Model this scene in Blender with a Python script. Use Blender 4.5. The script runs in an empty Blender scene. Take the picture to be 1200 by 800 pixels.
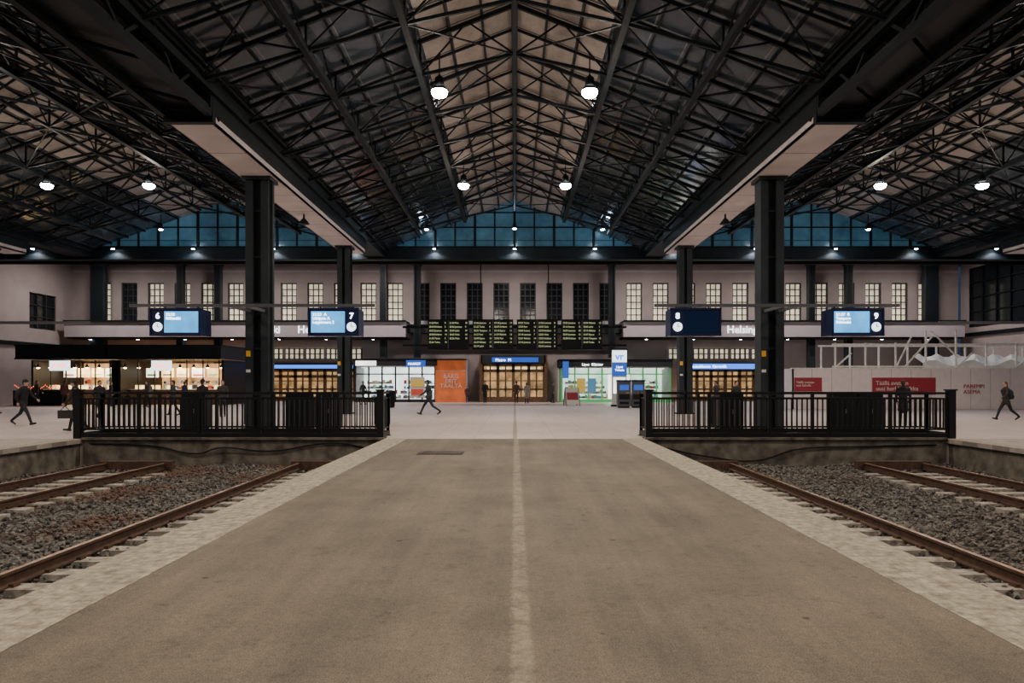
import bpy, math, random
import numpy as np
from mathutils import Vector, Matrix
random.seed(7); np.random.seed(7)
scene=bpy.context.scene
COL=scene.collection

# ------------------------------------------------------------------ materials
def mat(name,color,rough=0.6,metal=0.0,var=0.0,scale=4.0,emit=None,estr=0.0,bump=0.0,bscale=30.0,spec=0.5):
    m=bpy.data.materials.new(name); m.use_nodes=True
    nt=m.node_tree; b=nt.nodes['Principled BSDF']
    b.inputs['Base Color'].default_value=(*color,1)
    b.inputs['Roughness'].default_value=rough
    b.inputs['Metallic'].default_value=metal
    b.inputs['Specular IOR Level'].default_value=spec
    tc=nt.nodes.new('ShaderNodeTexCoord')
    if var>0:
        n=nt.nodes.new('ShaderNodeTexNoise'); n.inputs['Scale'].default_value=scale; n.inputs['Detail'].default_value=6
        nt.links.new(tc.outputs['Object'],n.inputs['Vector'])
        r=nt.nodes.new('ShaderNodeValToRGB')
        r.color_ramp.elements[0].position=0.3; r.color_ramp.elements[1].position=0.7
        r.color_ramp.elements[0].color=(*[c*(1-var) for c in color],1)
        r.color_ramp.elements[1].color=(*[min(1,c*(1+var)) for c in color],1)
        nt.links.new(n.outputs['Fac'],r.inputs['Fac']); nt.links.new(r.outputs['Color'],b.inputs['Base Color'])
        if emit is not None:
            r2=nt.nodes.new('ShaderNodeValToRGB')
            r2.color_ramp.elements[0].position=0.3; r2.color_ramp.elements[1].position=0.7
            r2.color_ramp.elements[0].color=(*[max(0,c*(1-1.3*var)) for c in emit],1); r2.color_ramp.elements[1].color=(*emit,1)
            nt.links.new(n.outputs['Fac'],r2.inputs['Fac']); nt.links.new(r2.outputs['Color'],b.inputs['Emission Color'])
    if bump>0:
        n=nt.nodes.new('ShaderNodeTexNoise'); n.inputs['Scale'].default_value=bscale; n.inputs['Detail'].default_value=4
        nt.links.new(tc.outputs['Object'],n.inputs['Vector'])
        bp=nt.nodes.new('ShaderNodeBump'); bp.inputs['Strength'].default_value=bump; bp.inputs['Distance'].default_value=0.02
        nt.links.new(n.outputs['Fac'],bp.inputs['Height']); nt.links.new(bp.outputs['Normal'],b.inputs['Normal'])
    if emit is not None:
        b.inputs['Emission Color'].default_value=(*emit,1); b.inputs['Emission Strength'].default_value=estr
    return m

class G:  # tiny node helper
    def __init__(s,m): s.nt=m.node_tree; s.b=s.nt.nodes['Principled BSDF']
    def n(s,t,**k):
        x=s.nt.nodes.new(t)
        for a,v in k.items():
            if a in x.inputs: x.inputs[a].default_value=v
            else: setattr(x,a,v)
        return x
    def l(s,a,b): s.nt.links.new(a,b)
    def math(s,op,a,b=None):
        x=s.nt.nodes.new('ShaderNodeMath'); x.operation=op
        for i,v in enumerate((a,b)):
            if v is None: continue
            if isinstance(v,(int,float)): x.inputs[i].default_value=v
            else: s.l(v,x.inputs[i])
        return x.outputs[0]
    def mix(s,f,a,b):
        x=s.nt.nodes.new('ShaderNodeMix'); x.data_type='RGBA'
        for sock,v in ((x.inputs[0],f),(x.inputs[6],a),(x.inputs[7],b)):
            if isinstance(v,(int,float)): sock.default_value=v
            elif isinstance(v,tuple): sock.default_value=(*v,1)
            else: s.l(v,sock)
        return x.outputs[2]
    def mul(s,a,b,f=1.0):
        x=s.nt.nodes.new('ShaderNodeMix'); x.data_type='RGBA'; x.blend_type='MULTIPLY'; x.inputs[0].default_value=f
        s.l(a,x.inputs[6]); s.l(b,x.inputs[7]); return x.outputs[2]
    def ramp(s,f,p0,c0,p1,c1):
        r=s.nt.nodes.new('ShaderNodeValToRGB'); e=r.color_ramp.elements
        e[0].position=p0; e[0].color=(*c0,1); e[1].position=p1; e[1].color=(*c1,1)
        s.l(f,r.inputs['Fac']); return r.outputs['Color']

def asphalt():
    m=mat('asphalt_platform',(0.2,0.17,0.14),0.85); g=G(m)
    tc=g.n('ShaderNodeTexCoord'); P=tc.outputs['Object']
    n1=g.n('ShaderNodeTexNoise',Scale=0.45,Detail=9.0,Roughness=0.68); g.l(P,n1.inputs['Vector'])
    n2=g.n('ShaderNodeTexNoise',Scale=110.0,Detail=2.0); g.l(P,n2.inputs['Vector'])
    n3=g.n('ShaderNodeTexNoise',Scale=4.0,Detail=8.0,Roughness=0.7); g.l(P,n3.inputs['Vector'])
    n5=g.n('ShaderNodeTexNoise',Scale=22.0,Detail=6.0,Roughness=0.7); g.l(P,n5.inputs['Vector'])
    mp=g.n('ShaderNodeMapping'); mp.inputs['Scale'].default_value=(2.2,.16,1); g.l(P,mp.inputs['Vector'])
    n6=g.n('ShaderNodeTexNoise',Scale=1.0,Detail=7.0,Roughness=0.65); g.l(mp.outputs[0],n6.inputs['Vector'])
    c1=g.ramp(n1.outputs['Fac'],0.32,(0.118,0.100,0.078),0.68,(0.208,0.178,0.140))
    c2=g.ramp(n2.outputs['Fac'],0.3,(0.48,0.48,0.48),0.7,(1.52,1.52,1.52))
    c5=g.ramp(n5.outputs['Fac'],0.3,(0.76,0.76,0.76),0.7,(1.18,1.18,1.18))
    c6=g.ramp(n6.outputs['Fac'],0.35,(0.80,0.80,0.81),0.65,(1.12,1.11,1.08))
    st=g.ramp(n3.outputs['Fac'],0.56,(1,1,1),0.70,(0.58,0.57,0.56))
    col=g.mul(g.mul(g.mul(g.mul(c1,c2,.95),c5),c6),st,.85)
    v=g.n('ShaderNodeTexVoronoi',Scale=1.3); g.l(P,v.inputs['Vector'])
    spot=g.ramp(v.outputs['Distance'],0.03,(0.3,0.28,0.27),0.045,(1,1,1)); col=g.mul(col,spot,.85)
    sp=g.n('ShaderNodeSeparateXYZ'); g.l(P,sp.inputs[0])
    n4=g.n('ShaderNodeTexNoise',Scale=5.0,Detail=10.0,Roughness=0.85); g.l(P,n4.inputs['Vector'])
    wob=g.math('MULTIPLY',g.math('SUBTRACT',n5.outputs['Fac'],0.5),0.12)
    d=g.math('ABSOLUTE',g.math('ADD',g.math('SUBTRACT',sp.outputs[0],0.045),wob))
    inside=g.math('MULTIPLY',g.math('SUBTRACT',0.08,d),32.0); inside.node.use_clamp=True
    worn=g.math('MULTIPLY',g.math('SUBTRACT',n4.outputs['Fac'],0.41),6.0); worn.node.use_clamp=True
    f=g.math('MULTIPLY',g.math('MULTIPLY',inside,worn),0.6)
    col=g.mix(f,col,(0.40,0.35,0.265))
    g.l(col,g.b.inputs['Base Color'])
    bp=g.n('ShaderNodeBump',Strength=0.45,Distance=0.006); g.l(n2.outputs['Fac'],bp.inputs['Height']); g.l(bp.outputs['Normal'],g.b.inputs['Normal'])
    return m
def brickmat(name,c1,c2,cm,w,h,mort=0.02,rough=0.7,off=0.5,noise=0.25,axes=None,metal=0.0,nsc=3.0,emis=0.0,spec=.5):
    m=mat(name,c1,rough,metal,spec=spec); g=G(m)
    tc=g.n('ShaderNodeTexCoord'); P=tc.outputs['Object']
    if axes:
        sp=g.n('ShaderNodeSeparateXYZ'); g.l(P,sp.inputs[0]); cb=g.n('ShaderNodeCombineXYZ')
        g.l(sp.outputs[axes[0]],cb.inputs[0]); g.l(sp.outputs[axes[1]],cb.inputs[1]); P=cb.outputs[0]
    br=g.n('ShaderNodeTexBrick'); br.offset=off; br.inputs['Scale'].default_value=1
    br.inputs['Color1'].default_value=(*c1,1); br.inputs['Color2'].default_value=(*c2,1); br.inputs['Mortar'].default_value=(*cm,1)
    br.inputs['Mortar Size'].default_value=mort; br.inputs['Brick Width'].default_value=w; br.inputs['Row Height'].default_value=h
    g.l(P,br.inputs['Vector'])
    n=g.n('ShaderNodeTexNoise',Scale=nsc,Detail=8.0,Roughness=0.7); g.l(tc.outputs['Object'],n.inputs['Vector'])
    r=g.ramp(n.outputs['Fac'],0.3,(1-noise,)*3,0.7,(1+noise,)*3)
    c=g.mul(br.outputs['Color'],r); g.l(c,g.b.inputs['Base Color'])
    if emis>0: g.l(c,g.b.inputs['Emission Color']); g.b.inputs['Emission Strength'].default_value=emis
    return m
def ballast_mat():
    m=mat('ballast_stone',(0.2,0.2,0.2),0.9); g=G(m)
    tc=g.n('ShaderNodeTexCoord'); P=tc.outputs['Object']
    v=g.n('ShaderNodeTexVoronoi',Scale=14.0); g.l(P,v.inputs['Vector'])
    bw=g.n('ShaderNodeSeparateColor'); g.l(v.outputs['Color'],bw.inputs[0])
    c=g.ramp(bw.outputs[0],0.0,(0.036,0.036,0.037),1.0,(0.235,0.22,0.20))
    n=g.n('ShaderNodeTexNoise',Scale=0.45,Detail=5.0); g.l(P,n.inputs['Vector'])
    f=g.ramp(n.outputs['Fac'],0.47,(0,0,0),0.58,(0.8,0.8,0.8))
    sp=g.n('ShaderNodeSeparateXYZ'); g.l(P,sp.inputs[0])
    left=g.math('LESS_THAN',sp.outputs[0],-6.5)
    ff=g.math('MULTIPLY',f,g.math('ADD',g.math('MULTIPLY',left,.8),.2))
    col=g.mix(ff,c,(0.15,0.085,0.062)); g.l(col,g.b.inputs['Base Color'])
    bp=g.n('ShaderNodeBump',Strength=1.0,Distance=0.05); g.l(v.outputs['Distance'],bp.inputs['Height']); g.l(bp.outputs['Normal'],g.b.inputs['Normal'])
    return m
def glassmat(name,tint=(0.85,0.92,0.95),mixf=0.08):
    m=bpy.data.materials.new(name); m.use_nodes=True; nt=m.node_tree
    nt.nodes.remove(nt.nodes['Principled BSDF']); o=nt.nodes['Material Output']
    t=nt.nodes.new('ShaderNodeBsdfTransparent'); t.inputs[0].default_value=(*tint,1)
    gl=nt.nodes.new('ShaderNodeBsdfGlossy'); gl.inputs['Roughness'].default_value=0.08
    mx=nt.nodes.new('ShaderNodeMixShader'); mx.inputs[0].default_value=mixf
    nt.links.new(t.outputs[0],mx.inputs[1]); nt.links.new(gl.outputs[0],mx.inputs[2]); nt.links.new(mx.outputs[0],o.inputs['Surface'])
    return m

M={}
M['asphalt']=asphalt()
M['edge']=brickmat('edge_paving',(0.36,0.325,0.255),(0.31,0.28,0.22),(0.265,0.24,0.19),0.33,0.33,0.008,0.88,0.5,0.6,nsc=9.0)
M['paver']=brickmat('concourse_paver',(0.52,0.44,0.42),(0.48,0.405,0.39),(0.40,0.335,0.32),1.2,1.2,0.02,0.5,0.0,0.18)
M['sideplat']=brickmat('side_platform_paver',(0.38,0.325,0.30),(0.34,0.29,0.27),(0.22,0.19,0.18),0.6,0.6,0.015,0.7,0.5,0.2)
M['concrete']=mat('stained_concrete',(0.14,0.125,0.105),0.9,0,0.6,3,bump=0.4)
M['ballast']=ballast_mat()
M['sleeper']=mat('concrete_sleeper',(0.34,0.31,0.27),0.9,0,0.5,8)
M['rust']=mat('rail_rust',(0.075,0.040,0.027),0.7,0.1,0.4,9)
M['railtop']=mat('rail_head',(0.40,0.25,0.165),0.35,0.6,0.3,6)
M['steel']=mat('dark_green_steel',(0.0065,0.0105,0.0135),0.55,0.0,0.2,2,spec=.22)
M['steel2']=mat('column_steel',(0.022,0.030,0.036),0.5,0.1,0.3,1.5,spec=.35)
M['fence']=mat('fence_black',(0.008,0.009,0.010),0.5,0.0,spec=.3)
M['soffit']=mat('gutter_soffit_paint',(0.74,0.66,0.65),0.6,0,0.12,1)
M['panelc']=brickmat('roof_panel_beige',(0.40,0.35,0.31),(0.31,0.275,0.25),(0.045,0.044,0.043),1.0,1.5,0.03,0.7,0.0,0.2)
M['panels']=brickmat('roof_glazing_grey',(0.070,0.084,0.098),(0.020,0.032,0.048),(0.13,0.14,0.15),1.0,1.5,0.02,0.14,0.0,0.4,nsc=.6)
M['bluewall']=brickmat('blue_glazed_gable',(0.045,0.115,0.165),(0.030,0.085,0.130),(0.012,0.03,0.045),2.55,1.8,0.03,0.2,0.0,0.55,axes=(0,2),nsc=.35,emis=.36)  # glazing glows by itself; emission stands in for blue light on the gable
M['wall']=mat('mauve_plaster',(0.385,0.325,0.315),0.85,0,0.12,0.5,bump=0.1)
M['wall2']=mat('fascia_lavender',(0.48,0.43,0.46),0.6,0,0.06,1)
M['dark']=mat('near_black',(0.008,0.009,0.011),0.5,spec=.3)
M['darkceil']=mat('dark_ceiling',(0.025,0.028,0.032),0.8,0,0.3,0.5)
M['white']=mat('white_paint',(0.75,0.74,0.72),0.5)
M['winlit']=mat('window_lit_curtain',(0.5,0.45,0.35),0.6,0,0.45,1.3,(1.0,0.88,0.62),0.95)
M['windark']=mat('window_dark_pane',(0.012,0.016,0.02),0.12)
M['winframe']=mat('window_frame',(0.03,0.03,0.034),0.5)
M['wood']=mat('door_oak',(0.16,0.085,0.042),0.45,0,0.3,5)
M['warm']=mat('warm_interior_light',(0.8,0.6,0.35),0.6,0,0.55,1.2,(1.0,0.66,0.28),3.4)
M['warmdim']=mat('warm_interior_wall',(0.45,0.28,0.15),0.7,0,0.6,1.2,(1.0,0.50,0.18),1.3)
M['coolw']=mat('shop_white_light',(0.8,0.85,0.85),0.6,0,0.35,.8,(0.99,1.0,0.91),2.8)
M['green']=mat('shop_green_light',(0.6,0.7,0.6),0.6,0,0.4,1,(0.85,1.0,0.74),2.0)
M['greenf']=mat('green_frame',(0.08,0.35,0.12),0.5,0,0,1,(0.15,0.8,0.25),0.3)
M['blueled']=mat('blue_sign',(0.02,0.08,0.4),0.4,0,0,1,(0.04,0.22,1.0),1.8)
M['bluesign']=mat('blue_panel',(0.02,0.07,0.3),0.4,0,0,1,(0.04,0.16,0.8),0.6)
M['screen']=mat('display_screen',(0.05,0.2,0.4),0.3,0,0.25,2,(0.10,0.48,1.0),1.5)
M['screenoff']=mat('display_screen_off',(0.006,0.01,0.02),0.15,0,0,1,(0.01,0.03,0.10),0.2)
M['dispbody']=mat('display_housing',(0.008,0.016,0.07),0.35)
M['clockface']=mat('clock_face',(0.9,0.9,0.9),0.4,0,0,1,(0.85,0.95,1.0),2.2)
M['txtw']=mat('lit_white_text',(0.9,0.9,0.9),0.4,0,0,1,(0.9,0.97,1.0),4.0)
M['txtsign']=mat('white_letters',(0.9,0.9,0.9),0.5,0,0,1,(0.9,0.95,1.0),2.2)
M['txtp']=mat('poster_white_letters',(0.8,0.75,0.7),0.5)
M['txtg']=mat('led_yellow_green',(0.35,0.4,0.2),0.4,0,0,1,(0.88,1.0,0.5),0.65)
M['txtd']=mat('dark_text',(0.01,0.01,0.01),0.6)
M['orange']=mat('orange_poster',(0.66,0.16,0.05),0.5,0,0.25,1,(1.0,0.22,0.06),0.25)
M['red']=mat('red_poster',(0.36,0.035,0.055),0.5,0,0.1,2)
M['redled']=mat('red_led',(0.8,0.05,0.02),0.5,0,0,1,(1.0,0.08,0.03),4)
M['hoard']=brickmat('hoarding_board',(0.84,0.76,0.76),(0.79,0.72,0.73),(0.5,0.45,0.45),1.22,3.0,0.02,0.6,0.0,0.08,axes=(0,2))
M['timber']=mat('white_scaffold_rail',(0.80,0.77,0.72),0.6,0,0.15,4)
M['lamp']=mat('lamp_bulb',(1,1,1),0.4,0,0,1,(1.0,0.95,0.87),90)
M['lampw']=mat('kiosk_bulb',(1,.8,.5),.5,0,0,1,(1,.75,.4),14)
M['down']=mat('downlight_lens',(1,1,1),0.4,0,0,1,(0.75,0.90,1.0),50)
M['glass']=glassmat('shop_glass')
M['grey']=mat('machine_grey',(0.12,0.12,0.135),0.4,0.3)
M['yellow']=mat('yellow_label',(0.8,0.45,0.03),0.5)
M['skin']=mat('skin',(0.52,0.33,0.25),0.5)

# ------------------------------------------------------------------ mesh builder
class MB:
    def __init__(s): s.v=[]; s.f=[]; s.m=[]; s.mats=[]; s.sm=[]
    def mi(s,k):
        k=M[k] if isinstance(k,str) else k
        if k not in s.mats: s.mats.append(k)
        return s.mats.index(k)
    def add(s,vs,fs,k,smooth=False):
        o=len(s.v); s.v+= [tuple(v) for v in vs]; i=s.mi(k)
        for f in fs: s.f.append(tuple(a+o for a in f)); s.m.append(i); s.sm.append(smooth)
    def box(s,x0,x1,y0,y1,z0,z1,k):
        vs=[(x,y,z) for z in (z0,z1) for y in (y0,y1) for x in (x0,x1)]
        s.add(vs,[(0,2,3,1),(4,5,7,6),(0,1,5,4),(2,6,7,3),(0,4,6,2),(1,3,7,5)],k)
    def quad(s,a,b,c,d,k): s.add([a,b,c,d],[(0,1,2,3)],k)
    def beam(s,p,q,w,h,k):
        p=Vector(p); q=Vector(q); d=(q-p).normalized()
        up=Vector((0,0,1)) if abs(d.z)<0.95 else Vector((0,1,0))
        a=d.cross(up).normalized(); b=a.cross(d).normalized()
        vs=[]
        for c in (p,q):
            for sx,sy in ((-1,-1),(1,-1),(1,1),(-1,1)): vs.append(c+a*sx*w/2+b*sy*h/2)
        s.add(vs,[(3,2,1,0),(4,5,6,7),(0,1,5,4),(1,2,6,5),(2,3,7,6),(3,0,4,7)],k)
    def closedcyl(s,p,q,r1,r2,k,n=12,smooth=True):
        p=Vector(p); q=Vector(q); d=(q-p).normalized()
        up=Vector((0,0,1)) if abs(d.z)<0.95 else Vector((0,1,0))
        a=d.cross(up).normalized(); b=a.cross(d).normalized(); vs=[]
        for c,r in ((p,r1),(q,r2)):
            for i in range(n):
                t=2*math.pi*i/n; vs.append(c+a*math.cos(t)*r-b*math.sin(t)*r)
        s.add(vs,[(i,(i+1)%n,n+(i+1)%n,n+i) for i in range(n)]+[tuple(range(n))[::-1],tuple(range(n,2*n))],k,smooth)
    def cyl(s,p,q,r1,r2,k,n=12): s.closedcyl(p,q,r1,r2,k,n,False)
    def ball(s,c,r,k,n=12,m=8):
        if isinstance(r,(int,float)): r=(r,r,r)
        vs=[(c[0],c[1],c[2]-r[2])]
        for j in range(1,m):
            ph=-math.pi/2+math.pi*j/m
            for i in range(n):
                t=2*math.pi*i/n; vs.append((c[0]+r[0]*math.cos(ph)*math.cos(t),c[1]+r[1]*math.cos(ph)*math.sin(t),c[2]+r[2]*math.sin(ph)))
        vs.append((c[0],c[1],c[2]+r[2])); L=len(vs)-1; fs=[]
        for i in range(n): fs.append((0,1+(i+1)%n,1+i))
        for j in range(m-2):
            for i in range(n):
                a=1+j*n+i; b=1+j*n+(i+1)%n; fs.append((a,b,b+n,a+n))
        for i in range(n): fs.append((L,1+(m-2)*n+i,1+(m-2)*n+(i+1)%n))
        s.add(vs,fs,k,True)
    def mesh(s,name):
        me=bpy.data.meshes.new(name); me.from_pydata(s.v,[],s.f)
        for k in s.mats: me.materials.append(k)
        me.polygons.foreach_set('material_index',s.m); me.polygons.foreach_set('use_smooth',s.sm); me.update()
        return me
    def obj(s,name,loc=(0,0,0),parent=None,rz=0,me=None):
        return mk(name,s.mesh(name),loc,parent,rz)
def mk(name,me,loc=(0,0,0),parent=None,rz=0,scale=(1,1,1)):
    o=bpy.data.objects.new(name,me); COL.objects.link(o); o.location=loc; o.rotation_euler=(0,0,rz); o.scale=scale
    if parent: o.parent=parent
    return o
def text(name,body,size,loc,k,parent=None,align='LEFT',rot=(math.pi/2,0,0),ext=0.01,ls=1.0,sx=1.0,bold=0.0):
    c=bpy.data.curves.new(name,'FONT'); c.body=body; c.size=size; c.extrude=ext; c.align_x=align; c.space_line=ls; c.offset=bold
    c.materials.append(M[k]); c.resolution_u=2
    o=bpy.data.objects.new(name,c); COL.objects.link(o); o.location=loc; o.rotation_euler=rot; o.scale=(sx,1,1)
    if parent: o.parent=parent
    return o
def lamp(name,typ,loc,power,color,parent=None,size=0.3,rot=(0,0,0),sy=None,angle=2.6):
    l=bpy.data.lights.new(name,typ); l.energy=power; l.color=color
    if typ=='AREA':
        l.size=size
        if sy: l.shape='RECTANGLE'; l.size_y=sy
    else: l.shadow_soft_size=size
    if typ=='SPOT': l.spot_size=angle; l.spot_blend=0.5
    o=bpy.data.objects.new(name,l); COL.objects.link(o); o.location=loc; o.rotation_euler=rot
    if parent: o.parent=parent
    return o

EDGE=3.8; SIDE=12.6; PEND=20.0; BACK=-12
TC=(5.1,10.35)
# ------------------------------------------------------------------ ground
b=MB(); b.box(-EDGE+.66,EDGE-.66,BACK,PEND,-0.95,0,'asphalt'); b.obj('floor_platform')
b=MB()
for s in (-1,1):
    x0,x1=sorted((s*(EDGE-.66),s*EDGE)); b.box(x0,x1,BACK,PEND,-0.16,0.004,'edge')
    x0,x1=sorted((s*(EDGE-.66),s*(EDGE-.12))); b.box(x0,x1,BACK,PEND,-0.95,-0.16,'concrete')
b.obj('floor_edge_paving')
b=MB(); b.box(-48,48,PEND,62,-0.95,0,'paver'); b.box(-.05,.08,PEND,56,0,.004,'edge')
for s in (-1,1):
    x0,x1=sorted((s*(EDGE),s*SIDE)); b.box(x0,x1,PEND-0.06,PEND,-0.95,-0.02,'concrete')
    b.box(x0,x1,PEND-0.16,PEND+0.3,-0.02,0.04,'concrete')
b.obj('floor_concourse')
for s in (-1,1):
    b=MB(); x0,x1=sorted((s*SIDE,s*48)); b.box(x0,x1,BACK,PEND,-0.12,0,'sideplat')
    x2,x3=sorted((s*(SIDE+.12),s*48)); b.box(x2,x3,BACK,PEND,-0.95,-0.12,'concrete')
    x2,x3=sorted((s*SIDE,s*(SIDE+.45))); b.box(x2,x3,BACK,PEND,0,0.006,'edge')
    b.obj('floor_side_platform')
b=MB(); b.box(-48,48,BACK,PEND,-1.1,-0.80,'ballast'); b.obj('floor_trackbed')
# sleepers + rails
def rail(b,x,y0,y1,top):
    prof=[(-.036,0),(.036,0),(.036,-.035),(.010,-.05),(.010,-.14),(.07,-.155),(.07,-.17),(-.07,-.17),(-.07,-.155),(-.010,-.14),(-.010,-.05),(-.036,-.035)]
    n=len(prof); vs=[(x+p[0],y,top+p[1]) for y in (y0,y1) for p in prof]
    for i in range(n):
        j=(i+1)%n; b.add([vs[i],vs[j],vs[n+j],vs[n+i]],[(3,2,1,0)],'railtop' if i==0 else 'rust')
    b.add(vs[:n],[tuple(range(n))[::-1]],'rust'); b.add(vs[n:],[tuple(range(n))],'rust')
for s in (-1,1):
    for c in TC:
        b=MB(); cx=s*c
        for r in (-.79,.79):
            rail(b,cx+r,BACK,18.6,-0.545)
            y=-11.6
            while y<18.2:
                for q in (-.09,.09): b.box(cx+r+q-.03,cx+r+q+.03,y-.06,y+.06,-.715,-.675,'rust')
                y+=0.61
        y=-11.6
        while y<18.2:
            b.box(cx-1.25,cx+1.25,y-.13,y+.13,-.86,-.715,'sleeper'); y+=0.61
        b.box(cx-1.0,cx+1.0,18.6,18.8,-.72,-.5,'rust')
        b.obj('railway_track')
# ballast stones
phi=(1+5**.5)/2
ico=np.array([(-1,phi,0),(1,phi,0),(-1,-phi,0),(1,-phi,0),(0,-1,phi),(0,1,phi),(0,-1,-phi),(0,1,-phi),(phi,0,-1),(phi,0,1),(-phi,0,-1),(-phi,0,1)])/1.9
icf=np.array([(0,11,5),(0,5,1),(0,1,7),(0,7,10),(0,10,11),(1,5,9),(5,11,4),(11,10,2),(10,7,6),(7,1,8),(3,9,4),(3,4,2),(3,2,6),(3,6,8),(3,8,9),(4,9,5),(2,4,11),(6,2,10),(8,6,7),(9,8,1)])
for s in (-1,1):
    N=17000
    X=np.random.uniform(EDGE,SIDE-.02,N); Y=np.random.uniform(2.5,19.9,N)
    keep=np.ones(N,bool)
    ph=((Y+11.6)/0.61)%1; on=(np.minimum(ph,1-ph)*0.61<0.13)
    for c in TC:
        on2=on&(np.abs(X-c)<1.3); keep&=~(on2&(np.random.rand(N)<0.68))
    X=X[keep]*s; Y=Y[keep]; n=len(X)
    R=np.random.uniform(.025,.055,n)
    Z=-0.79+np.random.uniform(0,.05,n)+0.03*np.sin(X*2.1)*np.cos(Y*1.3)
    V=ico[None]*(R[:,None,None]*np.random.uniform(.65,1.25,(n,1,3)))*np.random.uniform(.8,1.2,(n,12,1))
    A=np.random.uniform(0,6.28,n); T=np.random.uniform(-.8,.8,n)
    x=V[...,0]*np.cos(A)[:,None]-V[...,1]*np.sin(A)[:,None]; y=V[...,0]*np.sin(A)[:,None]+V[...,1]*np.cos(A)[:,None]; z=V[...,2]*.8
    y2=y*np.cos(T)[:,None]-z*np.sin(T)[:,None]; z2=y*np.sin(T)[:,None]+z*np.cos(T)[:,None]
    P=np.stack([x+X[:,None],y2+Y[:,None],z2+Z[:,None]],-1).reshape(-1,3)
    F=(icf[None]+12*np.arange(n)[:,None,None]).reshape(-1,3)
    me=bpy.data.meshes.new('ballast_gravel'); me.from_pydata(P.tolist(),[],F.tolist()); me.materials.append(M['ballast'])
    mk('ballast_gravel',me)
b=MB(); b.box(-2.25,-1.2,15.6,16.3,0.0,0.012,'rust')
for i in range(13): b.box(-2.2+i*.08,-2.15+i*.08,15.65,16.25,.012,.02,'dark')
b.obj('drain_cover')

# ------------------------------------------------------------------ fences
def fence(s):
    b=MB(); xa,xb=3.95,12.85; y0=20.12; y1=21.3; top=1.36
    def run(p,q,sp=.15):
        p=Vector(p); q=Vector(q); L=(q-p).length; d=(q-p)/L
        b.beam(p+Vector((0,0,top-.03)),q+Vector((0,0,top-.03)),.08,.06,'fence')
        b.beam(p+Vector((0,0,top-.19)),q+Vector((0,0,top-.19)),.05,.04,'fence')
        b.beam(p+Vector((0,0,.27)),q+Vector((0,0,.27)),.05,.05,'fence')
        b.beam(p+Vector((0,0,.10)),q+Vector((0,0,.10)),.12,.13,'fence')
        n=int(L/sp)
        for i in range(1,n):
            c=p+d*(L*i/n); b.beam(c+Vector((0,0,.26)),c+Vector((0,0,top-.18)),.026,.05,'fence')
        k=max(1,round(L/1.8))
        for i in range(k+1):
            c=p+d*(L*i/k); b.beam(c,c+Vector((0,0,top)),.08,.10,'fence')
            b.box(c.x-.09,c.x+.09,c.y-.09,c.y+.09,0.0,.02,'fence')
    run((s*xa,y0,0),(s*xb,y0,0)); run((s*xa,y1,0),(s*xb,y1,0),.159); run((s*xa,y0,0),(s*xa,y1,0)); run((s*xb,y0,0),(s*xb,y1,0))
    for x in (xa,xb):
        b.box(s*x-.10,s*x+.10,y0-.10,y0+.10,0,top+.05,'fence'); b.box(s*x-.13,s*x+.13,y0-.13,y0+.13,top+.05,top+.09,'fence')
    return b.obj('steel_railing')
fence(-1); fence(1)
def cable(name,pts,r,k):
    c=bpy.data.curves.new(name,'CURVE'); c.dimensions='3D'; c.bevel_depth=r; sp=c.splines.new('BEZIER'); sp.bezier_points.add(len(pts)-1)
    for p,q in zip(sp.bezier_points,pts): p.co=q; p.handle_left_type=p.handle_right_type='AUTO'
    c.materials.append(M[k]); o=bpy.data.objects.new(name,c); COL.objects.link(o); return o
cable('wall_cable',[(-12.4,19.9,-.12),(-10.5,19.88,-.2),(-9.2,19.85,-.42),(-8.6,19.8,-.25),(-7.2,19.85,-.35),(-5.2,19.88,-.12),(-4.1,19.9,-.3)],.022,'dark')
cable('wall_cable',[(4.1,19.9,-.2),(5.6,19.85,-.5),(7.0,19.8,-.62),(8.2,19.85,-.3),(10,19.88,-.22),(12.3,19.9,-.16)],.022,'dark')

def litter_bin(x,y,w=.55,h=1.15):
    b=MB(); n=22
    for i in range(n):
        t=2*math.pi*i/n; cx,cy=math.cos(t)*w/2,math.sin(t)*w/2; b.beam((cx,cy,.08),(cx,cy,h-.12),.05,.03,'fence')
    b.cyl((0,0,.02),(0,0,h-.15),w/2-.04,w/2-.04,'dark',16)
    b.cyl((0,0,h-.14),(0,0,h-.05),w/2+.03,w/2+.03,'fence',20); b.cyl((0,0,h-.05),(0,0,h),w/2+.03,w/2-.1,'fence',20)
    b.cyl((0,0,0),(0,0,.08),w/2,w/2,'fence',20); b.obj('litter_bin',(x,y,0))
for x in (-9.9,-5.0,7.7,12.9): litter_bin(x,25.8)
def cabinet(x,y,w=.8,h=1.25):
    b=MB(); b.box(-w/2,w/2,-.25,.25,.08,h,'dark'); b.box(-w/2-.03,w/2+.03,-.28,.28,h,h+.05,'steel'); b.box(-w/2+.05,w/2-.05,-.2,.2,0,.08,'steel')
    b.box(-w/2+.04,-.01,-.265,-.25,.12,h-.05,'steel'); b.box(.01,w/2-.04,-.265,-.25,.12,h-.05,'steel'); b.box(.02,.05,-.28,-.265,.6,.75,'grey')
    for i in range(6): b.box(-w/2+.1,-.08,-.272,-.265,h-.3+i*.03,h-.285+i*.03,'dark')
    b.obj('electrical_cabinet',(x,y,0))
for x,y in ((-11.0,23.6),(-7.3,23.2),(-6.4,23.6),(7.3,23.2),(11.2,23.4),(12.1,23.4)): cabinet(x,y)
litter_bin(-8.2,45); litter_bin(8.9,46)

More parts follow.
